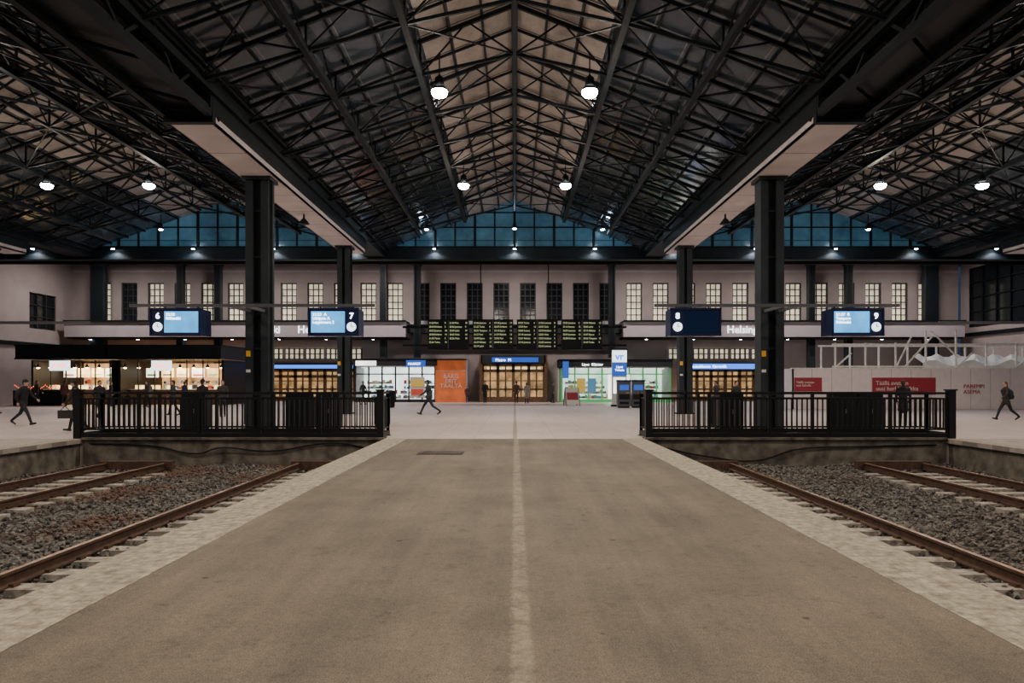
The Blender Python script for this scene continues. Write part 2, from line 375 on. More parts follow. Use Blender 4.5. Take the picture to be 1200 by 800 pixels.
# ------------------------------------------------------------------ roof
SX=(0,2.9,5.5,8.3); TZ=(13.3,12.18,11.18,10.1); BZ=(11.75,11.1,10.4,9.6)
Y0,Y1=-12.0,44.0
def roofz(x): return 13.3-0.3855*abs(x)
def build_bay():
    b=MB()
    for s in (-1,1):
        for (xa,xb,k) in ((0,2.9,'panelc'),(2.9,8.9,'panels')):
            za,zb=roofz(xa)+.1,roofz(xb)+.1
            b.quad((s*xa,Y0,za),(s*xb,Y0,zb),(s*xb,Y1,zb),(s*xa,Y1,za),k)
            b.quad((s*xa,Y0,za+.15),(s*xb,Y0,zb+.15),(s*xb,Y1,zb+.15),(s*xa,Y1,za+.15),'dark')
        for i in range(1,9):
            x=i*1.02; b.beam((s*x,Y0,roofz(x)+.03),(s*x,Y1,roofz(x)+.03),.05,.08,'steel')
        for x,z,w in ((2.9,11.1,.17),(5.5,10.4,.16),(8.25,9.6,.2)):
            b.beam((s*x,Y0,z),(s*x,Y1-4,z),w,.2,'steel')
    b.beam((0,Y0,11.75),(0,Y1-4,11.75),.10,.12,'steel'); b.beam((0,Y0,13.25),(0,Y1,13.25),.2,.2,'steel')
    ys=[float(y) for y in np.arange(-12,40,3.0)]
    for yi,y in enumerate(ys):
        for s in (-1,1):
            for i in range(3):
                b.beam((s*SX[i],y,TZ[i]-.05),(s*SX[i+1],y,TZ[i+1]-.05),.10,.12,'steel')
                b.beam((s*SX[i],y,BZ[i]),(s*SX[i+1],y,BZ[i+1]),.075,.09,'steel')
            for x in (2.9,5.5):
                zb=np.interp(x,SX,BZ); b.beam((s*x,y,zb),(s*x,y,roofz(x)),.06,.06,'steel')
            zig=[(0,11.75),(1.45,roofz(1.45)),(2.9,11.1),(4.2,roofz(4.2)),(5.5,10.4),(6.9,roofz(6.9)),(8.3,9.6)]
            for p,q in zip(zig[:-1],zig[1:]): b.beam((s*p[0],y,p[1]),(s*q[0],y,q[1]),.045,.045,'steel')
        b.beam((0,y,11.75),(0,y,13.2),.06,.06,'steel')
        y2=y+3.0
        for s in (-1,1): b.beam((0,y+1.5,roofz(0)),(s*8.9,y+1.5,roofz(8.9)),.05,.08,'steel')
        if yi<len(ys)-1:
            for s in (-1,1):
                for x in (2.9,5.5):
                    zb=np.interp(x,SX,BZ); ym=(y+y2)/2
                    b.beam((s*x,y,zb),(s*x,ym,roofz(x)),.04,.04,'steel'); b.beam((s*x,ym,roofz(x)),(s*x,y2,zb),.04,.04,'steel')
                for i in range(3):
                    a,c=(i,i+1) if (i+yi)%2 else (i+1,i)
                    b.beam((s*SX[a],y,BZ[a]),(s*SX[c],y2,BZ[c]),.04,.04,'steel')
            b.beam((0,y,11.75),(0,(y+y2)/2,13.2),.04,.04,'steel'); b.beam((0,(y+y2)/2,13.2),(0,y2,11.75),.04,.04,'steel')
    return b.mesh('roof_bay')
rm=build_bay()
for x,sx in ((0,1),(-18.4,1.06),(18.4,1.06),(-37.2,1.06),(37.2,1.06)): mk('ceiling_roof_truss',rm,(x,0,0),scale=(sx,1,1))
def gutter(x):
    b=MB(); w=.62
    b.box(-w,w,18.9,38.0,8.8,8.88,'soffit'); b.box(-w,-w+.04,18.9,38.0,8.8,9.05,'soffit'); b.box(w-.04,w,18.9,38.0,8.8,9.05,'soffit')
    b.box(-w-.05,w+.05,18.6,38.1,9.05,10.0,'steel')
    b.box(-w-.06,w+.06,18.7,18.9,8.78,9.9,'steel')
    for y in np.arange(21.3,38,2.4): b.box(-w,w,float(y)-.01,float(y)+.01,8.795,8.8,'grey')
    for sx in (-1,1):
        b.beam((sx*w,Y0,9.0),(sx*w,18.6,9.0),.16,.2,'steel'); b.beam((sx*w,Y0,10.0),(sx*w,18.6,10.0),.16,.2,'steel')
        y=Y0
        while y<17:
            b.beam((sx*w,y,9.0),(sx*w,y+1.2,10.0),.08,.08,'steel'); b.beam((sx*w,y+1.2,10.0),(sx*w,y+2.4,9.0),.08,.08,'steel'); b.beam((-w,y,9.0),(w,y+1.2,9.0),.06,.06,'steel'); y+=2.4
    b.box(-w,w,Y0,18.6,9.15,9.22,'dark'); b.box(-w-.2,w+.2,Y0,Y1,10.0,10.1,'dark')
    b.box(-w,w,38.1,Y1,9.7,10.0,'steel')
    b.obj('ceiling_gutter_beam',(x,0,0))
for x in (-8.95,8.95,-27.8,27.8): gutter(x)
def column(x,y,w=.8):
    b=MB(); h=8.8
    b.box(-w/2,-w/2+.26,-.3,.3,0,h,'steel2'); b.box(w/2-.26,w/2,-.3,.3,0,h,'steel2'); b.box(-w/2+.26,w/2-.26,-.12,.12,0,h,'steel')
    for z in (1.2,2.8,4.4,6.0,7.6): b.box(-w/2+.26,w/2-.26,-.2,.2,z,z+.06,'steel2')
    b.box(-w/2-.12,w/2+.12,-.42,.42,0,.06,'steel'); b.box(-w/2-.1,w/2+.1,-.4,.4,h-.12,h,'steel2')
    b.box(-w/2+.03,-w/2+.18,-.305,-.3,2.55,2.75,'yellow'); b.box(-w/2+.03,-w/2+.18,-.305,-.3,2.0,2.1,'white')
    b.cyl((w/2+.05,-.1,0),(w/2+.05,-.1,h),.04,.04,'steel',8)
    b.obj('steel_column',(x,y,0))
for x in (-8.95,8.95,-27.8,27.8):
    column(x,24.0); column(x,36.0,.66)
b=MB()
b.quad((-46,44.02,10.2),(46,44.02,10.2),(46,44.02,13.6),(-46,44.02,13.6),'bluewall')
for k in range(-36,37): 
    x=k*1.275; b.box(x-(.05 if k%2 else .08),x+(.05 if k%2 else .08),43.94,44.02,10.35,13.5,'steel')
b.box(-46,46,43.94,44.0,11.6,11.68,'steel'); b.box(-46,46,43.94,44.0,12.55,12.62,'steel')
b.box(-46,46,44.1,44.3,10.2,13.6,'dark')
b.box(-46,46,43.9,44.4,9.6,10.35,'steel'); b.box(-46,46,43.8,44.5,9.55,9.62,'steel'); b.box(-46,46,43.8,44.5,10.33,10.4,'steel')
b.obj('wall_gable_glazing')
b=MB()
for y,z in ((47,10.2),(51,10.6)):
    b.beam((-38.7,y,z),(39.1,y,z),.2,.25,'steel'); b.beam((-38.7,y,z+1),(39.1,y,z+1),.15,.15,'steel')
    x=-38
    while x<38: b.beam((x,y,z),(x+1,y,z+1),.07,.07,'steel'); b.beam((x+1,y,z+1),(x+2,y,z),.07,.07,'steel'); x+=2
b.obj('ceiling_girder')
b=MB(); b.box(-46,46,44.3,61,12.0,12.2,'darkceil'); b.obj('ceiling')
for k in range(-8,9):
    b=MB(); b.cyl((0,0,0),(0,0,.1),.14,.11,'steel',14); b.ball((0,0,0),(.11,.11,.04),'down',12,6); b.box(-.04,.04,-.04,.08,.1,.14,'steel')
    o=b.obj('spot_downlight',(k*5.13,43.6,10.18))
    if abs(k)<=7: lamp('spot_lamp','SPOT',(0,0,-.06),230,(.92,.93,1),o,.1,angle=2.6)
for x in (0,-5.35,5.35,-16.05,16.05,-21.5,21.5):
    b=MB(); b.cyl((0,0,0),(0,0,.35),.16,.08,'steel',14); b.ball((0,0,0),(.13,.13,.06),'down'); b.beam((0,0,.35),(0,0,.9 if abs(x)<2 or 15<abs(x)<22 else .4),.03,.03,'steel'); o=b.obj('pendant_downlight',(x,41.5,10.95 if x else 11.0))
    lamp('downlight_bulb','POINT',(0,0,-.15),50,(.55,.78,1.0),o,.12)
for x in (-8.95,8.95):
    b=MB(); b.closedcyl((0,0,0),(0,0,.22),.24,.07,'steel',18); b.cyl((0,0,.22),(0,0,.41),.05,.03,'steel',8); b.obj('dome_lamp',(x,29,8.385))
pm=MB(); pm.closedcyl((0,0,.12),(0,0,.20),.28,.22,'steel',20); pm.closedcyl((0,0,.20),(0,0,.52),.16,.13,'steel',20); pm.cyl((0,0,.52),(0,0,.6),.07,.05,'steel',12)
pm.ball((0,0,.08),(.25,.25,.17),'lamp',16,10); pm.cyl((0,0,.6),(0,0,1.25),.02,.02,'steel',6)
pmesh=pm.mesh('pendant_lamp')
WARM=(1.0,.835,.66)
for cx,pw in ((-2.3,1120),(2.3,1120),(-21.1,820),(-16.5,820),(16.5,820),(21.1,820)):
    for y in (-8.8,1.1,11.0,20.9,30.8):
        if y<0 and abs(cx)>3: continue
        o=mk('pendant_lamp',pmesh,(cx,y,10.45)); lamp('bulb_down','SPOT',(0,0,-.12),pw,WARM,o,.2,angle=2.75); lamp('bulb_glow','POINT',(0,0,-.35),pw*.09,WARM,o,.2)
for x in np.arange(-33,34,11):
    b=MB(); b.box(-.9,.9,-.2,.2,0,.12,'steel'); b.box(-.85,.85,-.16,.16,-.01,0,'coolw'); o=b.obj('added_ceiling_light',(float(x),54,11.87))  # unseen ceiling fixtures, added to brighten the concourse
    lamp('concourse_fill','AREA',(0,0,-.05),600,(1,.90,.85),o,1.7,sy=.4)

# ------------------------------------------------------------------ displays
def display(x0,x1,lit,num,clockside,lines):
    b=MB(); y0,y1=21.6,22.4; z0,z1=3.15,3.98; w=x1-x0
    b.box(x0,x1,y0,y1,z0,z1,'dispbody'); b.box(x0-.03,x1+.03,y0-.05,y0,z0-.03,z0+.03,'dispbody'); b.box(x0-.03,x1+.03,y0-.05,y0,z1-.03,z1+.03,'dispbody')
    for xx in (x0-.03,x1): b.box(xx,xx+.03,y0-.05,y0,z0,z1,'dispbody')
    cw=.42
    if clockside<0: sx0,sx1,cx=x0+cw,x1-.06,x0+cw/2
    else: sx0,sx1,cx=x0+.06,x1-cw,x1-cw/2
    b.box(sx0,sx1,y0-.012,y0-.001,z0+.08,z1-.08,'screen' if lit else 'screenoff')
    b.cyl((cx,y0-.03,z0+.26),(cx,y0-.001,z0+.26),.145,.145,'clockface',24)
    b.box(cx-.01,cx+.01,y0-.04,y0-.03,z0+.26,z0+.37,'txtd'); b.box(cx,cx+.08,y0-.04,y0-.03,z0+.255,z0+.275,'txtd')
    for xx in (x0+.25,x1-.25): b.cyl((xx,22.0,z1),(xx,22.0,4.08),.03,.03,'steel',8)
    o=b.obj('platform_display')
    text('platform_number',num,.26,(cx,y0-.012,z1-.31),'txtw',o,'CENTER',bold=.006)
    if lit: text('display_text',lines,.13,(sx0+.05,y0-.018,z1-.22),'txtw',o,ls=.95)
    return o
display(-11.5,-9.95,True,'6',-1,'23:32\nRiihimäki')
display(-6.5,-4.95,True,'7',1,'21:53  A\nLähijuna A\nLeppävaara 2')
display(4.95,6.5,False,'8',-1,'')
display(10.05,11.65,True,'9',1,'21:37  R\nTampere\nRiihimäki')
for s in (-1,1):
    b=MB(); xa,xb=sorted((s*4.5,s*12.4)); b.beam((xa,22.0,4.13),(xb,22.0,4.13),.08,.1,'grey')
    b.beam((s*8.7,22.0,4.13),(s*8.7,23.7,4.13),.08,.1,'grey'); b.beam((s*9.2,22.0,4.13),(s*9.2,23.7,4.13),.08,.1,'grey'); b.obj('display_gantry_bar')
    b=MB(); xa,xb=sorted((s*22,s*40)); b.beam((xa,35.4,4.75),(xb,35.4,4.75),.12,.14,'grey'); b.beam((s*27.8,35.4,4.75),(s*27.8,35.7,4.75),.1,.12,'grey')
    b.obj('display_gantry_bar')

# ------------------------------------------------------------------ station building
WY=60.0
wx=[(i+.5)*2.335 for i in range(16)]
wxs=sorted([-x for x in wx]+wx)
b=MB(); b.box(-39,39,WY,WY+.5,0,7.05,'wall'); b.box(-39,39,WY,WY+.5,10.4,12.0,'wall')
prev=-39.0
for x in wxs: b.box(prev,x-.7,WY,WY+.5,7.05,10.4,'wall'); prev=x+.7
b.box(prev,39,WY,WY+.5,7.05,10.4,'wall')
b.box(-39,39,WY-.12,WY,6.75,6.95,'wall2'); b.box(-39,39,WY-.1,WY,11.3,11.5,'wall2')
b.obj('wall_back')
def winmesh(pane,name):
    b=MB(); w,h=.7,1.675
    b.box(-w,w,.28,.32,-h,h,pane)
    for x in (-w,w-.09): b.box(x,x+.09,.12,.3,-h,h,'winframe')
    for z in (-h,h-.09): b.box(-w,w,.12,.3,z,z+.09,'winframe')
    for x in (-.235,.235): b.box(x-.04,x+.04,.18,.28,-h,h,'winframe')
    for i in range(1,6): z=-h+i*2*h/6; b.box(-w,w,.2,.28,z-.04,z+.04,'winframe')
    b.box(-w-.05,w+.05,-.06,.14,-h-.08,-h,'wall2')
    return b.mesh(name)
ml=winmesh('winlit','window_lit'); md=winmesh('windark','window_dark')
for i,x in enumerate(wxs):
    k=int(abs(x)/2.335); d=(k<4) or i in (1,)
    mk('window_%d'%(i+1),md if d else ml,(x,WY,8.725))
for x in (-8.3,8.3,-35.5,35.5,-25.3,25.3,-11.2,-28.5,28.5):
    b=MB(); w=.6 if abs(x)>35 else .28
    b.box(-w,w,-.25,.25,3.75 if abs(x)<12 else 0,12,'steel2'); b.box(-w-.08,w+.08,-.3,.3,11.6,12,'steel2'); b.box(-w+.08,w-.08,-.27,-.25,3.9,11.5,'steel'); b.obj('steel_column_facade',(x,58.3,0))
for xa,xb in ((-38,-9.2),(9.2,38)):
    b=MB(); b.box(xa,xb,58.6,59.95,5.5,6.75,'wall2'); b.box(xa,xb,57.4,59.95,6.75,6.9,'steel'); b.box(xa,xb,57.9,59.95,5.38,5.5,'steel'); b.box(xa,xb,57.6,58.0,5.5,6.75,'wall2'); b.obj('trim_1' if xa<0 else 'trim_2')
    for x in np.arange(xa+2,xb,4.0):
        b=MB(); b.cyl((0,0,0),(0,0,.06),.12,.12,'steel',12); b.cyl((0,0,-.01),(0,0,0),.1,.1,'down',12); o=b.obj('canopy_downlight',(float(x),58.0,5.3))
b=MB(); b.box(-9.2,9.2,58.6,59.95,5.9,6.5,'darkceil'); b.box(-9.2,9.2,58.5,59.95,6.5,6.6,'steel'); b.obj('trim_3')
text('station_name_sign','Helsinki',.88,(-22.6,57.55,5.82),'txtsign',None,bold=.01)
text('station_name_sign','Helsingfors',.88,(-18.3,57.55,5.82),'txtsign',None,bold=.01)
text('station_name_sign','Helsingfors',.88,(17.9,57.55,5.82),'txtsign',None,bold=.01)
x=-38.8
b=MB(); b.box(x-.4,x,46,60,0,6.0,'wall'); b.box(x-.4,x,46,60,8.9,12,'wall'); b.box(x-.4,x,46,54.6,6,8.9,'wall'); b.box(x-.4,x,57.8,60,6,8.9,'wall'); b.box(x-.1,x+.25,46,60,4.6,4.85,'steel'); b.obj('wall_left')
b=MB(); b.box(-39.1,-39.05,54.6,57.8,6,8.9,'windark')
for i in range(4): yy=54.6+i*3.2/3; b.box(-39.05,-38.9,yy-.05,yy+.05,6,8.9,'winframe')
for z in (6,6.95,7.9,8.85): b.box(-39.05,-38.9,54.6,57.8,z,z+.07,'winframe')
b.obj('window_33')
b=MB(); x=39.2; b.box(x,x+.4,46,60,0,6.4,'wall'); b.box(x,x+.4,46,60,11.4,12,'wall'); b.box(x,x+.4,58.8,60,6.4,11.4,'wall'); b.box(x-.2,x,46,60,5.6,5.9,'steel'); b.obj('wall_right')
b=MB(); b.box(39.35,39.4,46,58.8,6.4,11.4,'windark')
for i in range(9): yy=46+i*1.6; b.box(39.2,39.35,yy-.06,yy+.06,6.4,11.4,'steel')
for i in range(5): z=6.4+i*1.25; b.box(39.2,39.35,46,58.8,z-.04,z+.05,'steel')
b.obj('window_34')
b=MB()
for i,x0 in enumerate((-6.6,-3.2,.18,3.58)):
    x1=x0+3.1; b.box(x0,x1,52,52.4,4.15,6.45,'dark'); b.box(x0,x1,51.95,52,6.38,6.45,'steel'); b.box(x0,x1,51.95,52,4.15,4.22,'steel')
    b.box(x0+1.52,x0+1.58,51.96,52,4.2,6.4,'grey')
b.beam((-8.6,52.5,5.9),(8.6,52.5,5.9),.15,.15,'steel'); b.beam((-8.6,52.5,4.5),(8.6,52.5,4.5),.15,.15,'steel')
for x in (-7.6,-2.6,2.6,7.6): b.beam((x,52.5,5.9),(x,52.5,11.97),.08,.08,'steel')
bo=b.obj('departure_board')
names=['Tampere','Turku','Oulu','Lahti','Kerava','Espoo','Lentoas','Riihimä','Kirkkon','Joensuu','Pori']
for x0 in (-6.6,-3.2,.18,3.58):
    for h in (0,1):
        nl=random.choice((5,6,7))
        t='\n'.join('%02d:%02d %s'%(random.randint(20,23),random.randint(0,59),random.choice(names)) for _ in range(nl))
        text('board_text',t,.19,(x0+.10+h*1.55,51.94,6.12),'txtg',bo,ls=1.55,sx=.88)
        text('board_track','\n'.join('%d'%random.randint(1,19) for _ in range(nl)),.19,(x0+1.28+h*1.55,51.94,6.12),'txtg',bo,ls=1.55,sx=.88)
def doors(x0,x1,y,z1,n,frame='wood',back='warm'):
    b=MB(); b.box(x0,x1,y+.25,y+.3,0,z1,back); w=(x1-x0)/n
    for i in range(n+1): b.box(x0+i*w-.13,x0+i*w+.13,y,y+.2,0,z1,frame)
    b.box(x0,x1,y,y+.2,z1-.18,z1,frame); zt=min(2.5,z1-.7); b.box(x0,x1,y,y+.2,zt,zt+.25,frame); b.box(x0,x1,y+.02,y+.18,0,.45,frame)
    for i in range(n):
        xa=x0+i*w+.13; xb=xa+w-.26; m=(xa+xb)/2; b.box(m-.06,m+.06,y+.05,y+.15,0,z1,frame); b.box(xa,xb,y+.05,y+.15,1.0,1.15,frame); b.box(m+.08,m+.11,y-.06,y+.05,.9,1.4,'grey'); b.box(m-.11,m-.08,y-.06,y+.05,.9,1.4,'grey')
        b.box(xa,xb,y+.06,y+.14,1.75,1.83,frame)
    b.box(x0,x1,y+.2,y+.22,0,z1,'glass')
    return b
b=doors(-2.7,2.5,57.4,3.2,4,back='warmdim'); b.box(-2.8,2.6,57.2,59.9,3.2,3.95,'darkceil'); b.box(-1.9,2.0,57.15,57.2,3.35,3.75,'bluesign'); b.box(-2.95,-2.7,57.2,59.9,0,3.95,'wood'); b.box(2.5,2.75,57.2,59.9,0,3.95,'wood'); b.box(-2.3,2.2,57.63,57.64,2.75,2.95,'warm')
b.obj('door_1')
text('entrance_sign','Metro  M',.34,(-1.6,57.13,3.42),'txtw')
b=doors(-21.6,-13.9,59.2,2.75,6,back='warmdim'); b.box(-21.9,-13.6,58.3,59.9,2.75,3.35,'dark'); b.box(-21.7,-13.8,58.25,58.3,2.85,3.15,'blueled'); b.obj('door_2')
b=doors(14.6,22.0,59.2,2.75,6,back='warmdim'); b.box(14.3,22.3,58.3,59.9,2.75,3.35,'dark'); b.box(14.5,22.2,58.25,58.3,2.8,3.25,'blueled'); b.obj('door_3')
text('arrivals_sign','Kaukoliikenne  Fjärrtrafik',.3,(15.0,58.22,2.92),'txtw')
n=35
for xa,xb in ((-22,-13.4),(13.4,22)):
    b=MB(); b.box(xa,xb,59.9,59.98,3.7,4.65,'winlit'); k=int((xb-xa)/.45)
    for i in range(k+1): xx=xa+i*(xb-xa)/k; ww=.12 if i%4==0 else .05; b.box(xx-ww,xx+ww,59.7,59.95,3.7,4.65,'winframe' if i%4 else 'wall')
    for z in (3.7,4.15,4.6): b.box(xa,xb,59.78,59.92,z-.03,z+.04,'winframe')
    b.obj('window_%d'%n); n+=1
itemcols=[(.6,.08,.05),(.7,.5,.1),(.1,.3,.5),(.7,.7,.65),(.15,.4,.15),(.5,.2,.1),(.05,.05,.08),(.8,.6,.5)]
IT=[mat('goods_%d'%i,c,.5,0,0,1,c,.3) for i,c in enumerate(itemcols)]
def shelves(b,x0,x1,y,z1):
    for z in np.arange(.3,z1,.42):
        b.box(x0,x1,y-.3,y,z-.04,z,'white'); x=x0
        while x<x1-.15:
            w=random.uniform(.08,.3); h=random.uniform(.12,.34)
            if random.random()<.85: b.box(x,x+w*.9,y-.28,y-.05,z,z+h,random.choice(IT))
            x+=w
def shop(x0,x1,yf,yb,z1,zf,back,nm=6,fr='winframe'):
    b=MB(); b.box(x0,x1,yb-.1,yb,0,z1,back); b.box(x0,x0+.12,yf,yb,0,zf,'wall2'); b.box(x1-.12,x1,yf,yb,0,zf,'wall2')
    b.box(x0,x1,yf,yb,z1,z1+.1,'white'); b.box(x0-.15,x1+.15,yf-.25,yb,z1+.1,zf,'darkceil'); b.box(x0-.2,x1+.2,yf-.3,yb,zf,zf+.08,'steel')
    w=(x1-x0)/nm
    for i in range(nm+1): b.box(x0+i*w-.06,x0+i*w+.06,yf,yf+.1,0,z1,fr)
    b.box(x0,x1,yf,yf+.1,0,.25,fr); b.box(x0,x1,yf,yf+.1,2.3,2.4,fr); b.box(x0,x1,yf+.04,yf+.06,0,z1,'glass')
    shelves(b,x0+.5,x0+(x1-x0)*.42,yb-.3,1.9); shelves(b,x0+(x1-x0)*.55,x1-.4,yb-.3,1.7); shelves(b,x0+(x1-x0)*.3,x0+(x1-x0)*.6,yb-1.2,1.0)
    b.box(x0+.3,x1-.3,yf+.9,yf+1.1,z1-.06,z1,'coolw')
    return b
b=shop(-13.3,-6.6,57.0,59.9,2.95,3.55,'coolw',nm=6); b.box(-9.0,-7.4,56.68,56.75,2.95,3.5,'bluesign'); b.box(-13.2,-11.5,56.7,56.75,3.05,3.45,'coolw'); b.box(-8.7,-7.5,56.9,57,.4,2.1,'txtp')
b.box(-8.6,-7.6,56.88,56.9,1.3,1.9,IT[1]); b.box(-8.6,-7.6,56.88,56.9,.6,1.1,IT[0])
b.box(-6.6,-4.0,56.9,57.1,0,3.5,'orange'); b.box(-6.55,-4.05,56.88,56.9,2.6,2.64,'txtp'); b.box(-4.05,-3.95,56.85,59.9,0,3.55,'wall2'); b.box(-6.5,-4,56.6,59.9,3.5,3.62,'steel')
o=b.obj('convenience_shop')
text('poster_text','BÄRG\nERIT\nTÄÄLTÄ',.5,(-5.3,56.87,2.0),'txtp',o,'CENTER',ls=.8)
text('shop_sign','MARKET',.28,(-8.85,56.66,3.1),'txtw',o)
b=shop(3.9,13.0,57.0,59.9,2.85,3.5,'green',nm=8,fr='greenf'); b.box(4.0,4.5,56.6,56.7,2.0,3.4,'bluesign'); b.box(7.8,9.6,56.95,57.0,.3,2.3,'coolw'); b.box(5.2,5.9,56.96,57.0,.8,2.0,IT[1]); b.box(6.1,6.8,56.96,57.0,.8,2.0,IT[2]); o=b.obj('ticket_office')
text('ticket_sign','Liput  Biljetter',.3,(5.6,56.7,3.05),'txtw',o)
def kiosk(x0,x1,y,sign,sc):
    b=MB(); yb=y+6
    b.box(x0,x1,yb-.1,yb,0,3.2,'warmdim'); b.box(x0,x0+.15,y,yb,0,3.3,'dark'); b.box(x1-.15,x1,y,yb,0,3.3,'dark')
    b.box(x0-.3,x1+.3,y-1.2,yb,3.35,4.25,'dark'); b.box(x0-.35,x1+.35,y-1.25,yb,4.25,4.35,'steel'); b.box(x0-.3,x1+.3,y-1.3,y-1.2,3.3,3.42,'steel')
    n=int((x1-x0)/1.2)
    b.box(x0+.3,x1-.3,y+1,y+1.6,0,1.1,'wood'); b.box(x0+.2,x1-.2,y+.95,y+1.65,1.1,1.16,'white')
    for i in range(n):
        xa=x0+.4+i*(x1-x0-.6)/n; b.box(xa,xa+.95,y+3.0,y+3.05,2.05,2.75,'warm' if i%3 else 'coolw')
        b.box(xa+.1,xa+.8,y+2.96,y+3.0,2.15+.05*(i%3),2.3,random.choice(IT)); b.box(xa+.2,xa+.7,y+1.1,y+1.5,1.16,1.45,'warm')
        b.box(xa+1.0,xa+1.06,y,y+.1,0,3.3,'dark')
    shelves(b,x0+.5,x1-.5,yb-.3,1.8)
    for i in range(n+2):
        xx=x0+.3+i*(x1-x0-.6)/(n+1); b.cyl((xx,y+.3,2.75),(xx,y+.3,3.0),.14,.05,'dark',10); b.ball((xx,y+.3,2.74),(.12,.12,.08),'lampw',8,6); b.cyl((xx,y+.3,3.0),(xx,y+.3,3.35),.012,.012,'dark',5)
    for i in range(n*2):
        xx=x0+.6+i*(x1-x0-1.2)/(n*2); b.cyl((xx,y-.4,.0),(xx,y-.4,.7),.03,.03,'grey',6); b.cyl((xx,y-.4,.7),(xx,y-.4,.76),.18,.18,'wood',10)
    xs=(x0+x1)/2; b.box(xs-.7,xs+.7,y-1.42,y-1.3,2.5,3.2,sc)
    o=b.obj('food_kiosk')
    text('kiosk_sign',sign,.36,(xs,y-1.44,2.72),'redled',o,'CENTER'); lamp('kiosk_light','AREA',(xs,y+2,3.2),340,(1,.70,.38),o,4,sy=1.5)
kiosk(-35.4,-29.4,50,'PIZZA','clockface'); kiosk(-29.0,-21.3,50,'GRILL','clockface')
b=MB()
for i in range(30):
    x=-35.5+i*.12; z=1.2+.25*abs((i%6)-3)/3; b.ball((x,48.5,z),.035,'redled',6,4); b.beam((x,48.5,z),(x+.12,48.5,1.2+.25*abs(((i+1)%6)-3)/3),.01,.01,'dark')
b.box(-35.6,-31.8,48.45,48.55,0,1.1,'dark')
b.obj('string_lights')
b=MB(); b.box(-.5,.5,-.15,.15,0,3.9,'white'); b.box(-.5,.5,-.16,-.15,3.05,3.85,'clockface'); b.box(-.5,.5,-.165,-.15,2.1,3.0,'bluesign'); b.box(-.42,.42,-.165,-.15,.9,2.0,'coolw'); b.box(-.56,.56,-.2,.2,0,.12,'steel'); b.box(-.54,.54,-.18,.18,3.9,3.96,'steel')
o=b.obj('information_pillar',(7.2,47,0)); text('pillar_text','vr',.7,(0,-.18,3.2),'blueled',o,'CENTER',bold=.02); text('pillar_text_small','Liput\nTickets',.22,(0,-.18,2.65),'txtw',o,'CENTER')
def ticket_machine(x,y):
    b=MB(); b.box(-.42,.42,-.3,.3,.1,1.7,'grey'); b.box(-.36,.36,-.24,.24,0,.1,'dark'); b.quad((-.3,-.33,1.15),(.3,-.33,1.15),(.3,-.31,1.5),(-.3,-.31,1.5),'bluesign'); b.box(-.34,.34,-.34,-.3,.55,.9,'dark'); b.box(-.44,.44,-.34,.3,1.7,1.82,'dispbody'); b.box(.1,.3,-.345,-.34,.95,1.0,'yellow'); b.box(-.3,.3,-.36,-.3,.25,.4,'steel')
    b.obj('ticket_machine',(x,y,0))
ticket_machine(7.1,44.5); ticket_machine(8.05,44.7)
b=MB()
for s in (-1,1):
    b.beam((-.5,s*.35,0),(-.5,0,1.25),.05,.05,'grey'); b.beam((.5,s*.35,0),(.5,0,1.25),.05,.05,'grey')
    b.quad((-.47,s*.33,.12),(.47,s*.33,.12),(.47,s*.03,1.22),(-.47,s*.03,1.22),'txtp')
    b.quad((-.42,s*.26,.42),(.42,s*.26,.42),(.42,s*.12,.95),(-.42,s*.12,.95),'red')
b.obj('a_frame_sign',(4.05,48.5,0),rz=.25)
# ------------------------------------------------------------------ hoarding
b=MB(); b.box(17.1,44,42,42.08,0,2.5,'hoard'); b.box(17.1,17.18,42,48,0,2.5,'hoard'); b.box(17,44,41.95,42.12,2.48,2.55,'timber')
b.box(17.2,18.9,41.97,42,1.1,1.95,'red'); b.box(22.0,25.9,41.97,42,.9,1.95,'red')
o=b.obj('construction_hoarding')
text('hoarding_text','Täällä avataan\nuusi herkkupaikka',.36,(22.2,41.95,1.5),'txtp',o,ls=.95)
text('hoarding_text2','Täällä avataan\nuusi kahvila',.2,(17.3,41.95,1.6),'txtp',o,ls=.95)
text('hoarding_text3','PAREMPI\nASEMA',.34,(27.6,41.97,1.3),'red',o)
b=MB()
for i,x in enumerate(np.arange(20.2,36,1.9)):
    x=float(x); t=4.15+(.75 if i in (3,4) else 0); b.beam((x,43,0),(x,43,t),.09,.09,'timber'); b.beam((x,45,0),(x,45,4.0),.09,.09,'timber')
    if i%2==0: b.beam((x,42.95,2.6),(x+1.0,42.95,4.6 if i==2 else 3.5),.05,.09,'timber')
b.beam((26.2,42.95,4.9),(27.9,42.95,3.2),.05,.09,'timber'); b.beam((24.5,42.9,2.6),(26.3,42.9,4.6),.05,.09,'timber')
for z in (2.65,4.05):
    b.beam((20,43,z),(36,43,z),.05,.10,'timber')
    if z>3: b.beam((20,45,z),(36,45,z),.05,.10,'timber')
b.box(20,36,42.9,45.1,2.5,2.56,'timber')
for i in range(24):
    x=26+i*.4; b.quad((x,43.5,2.9+.2*math.sin(i)),(x+.4,43.5,2.9+.2*math.sin(i+1)),(x+.4,44.6,3.4+.15*math.sin(i*2+2)),(x,44.6,3.4+.15*math.sin(i*2)),'white')
    b.quad((x,43.5,2.56),(x+.4,43.5,2.56),(x+.4,43.5,2.9+.2*math.sin(i+1)),(x,43.5,2.9+.2*math.sin(i)),'white')
b.obj('white_scaffold_railing')

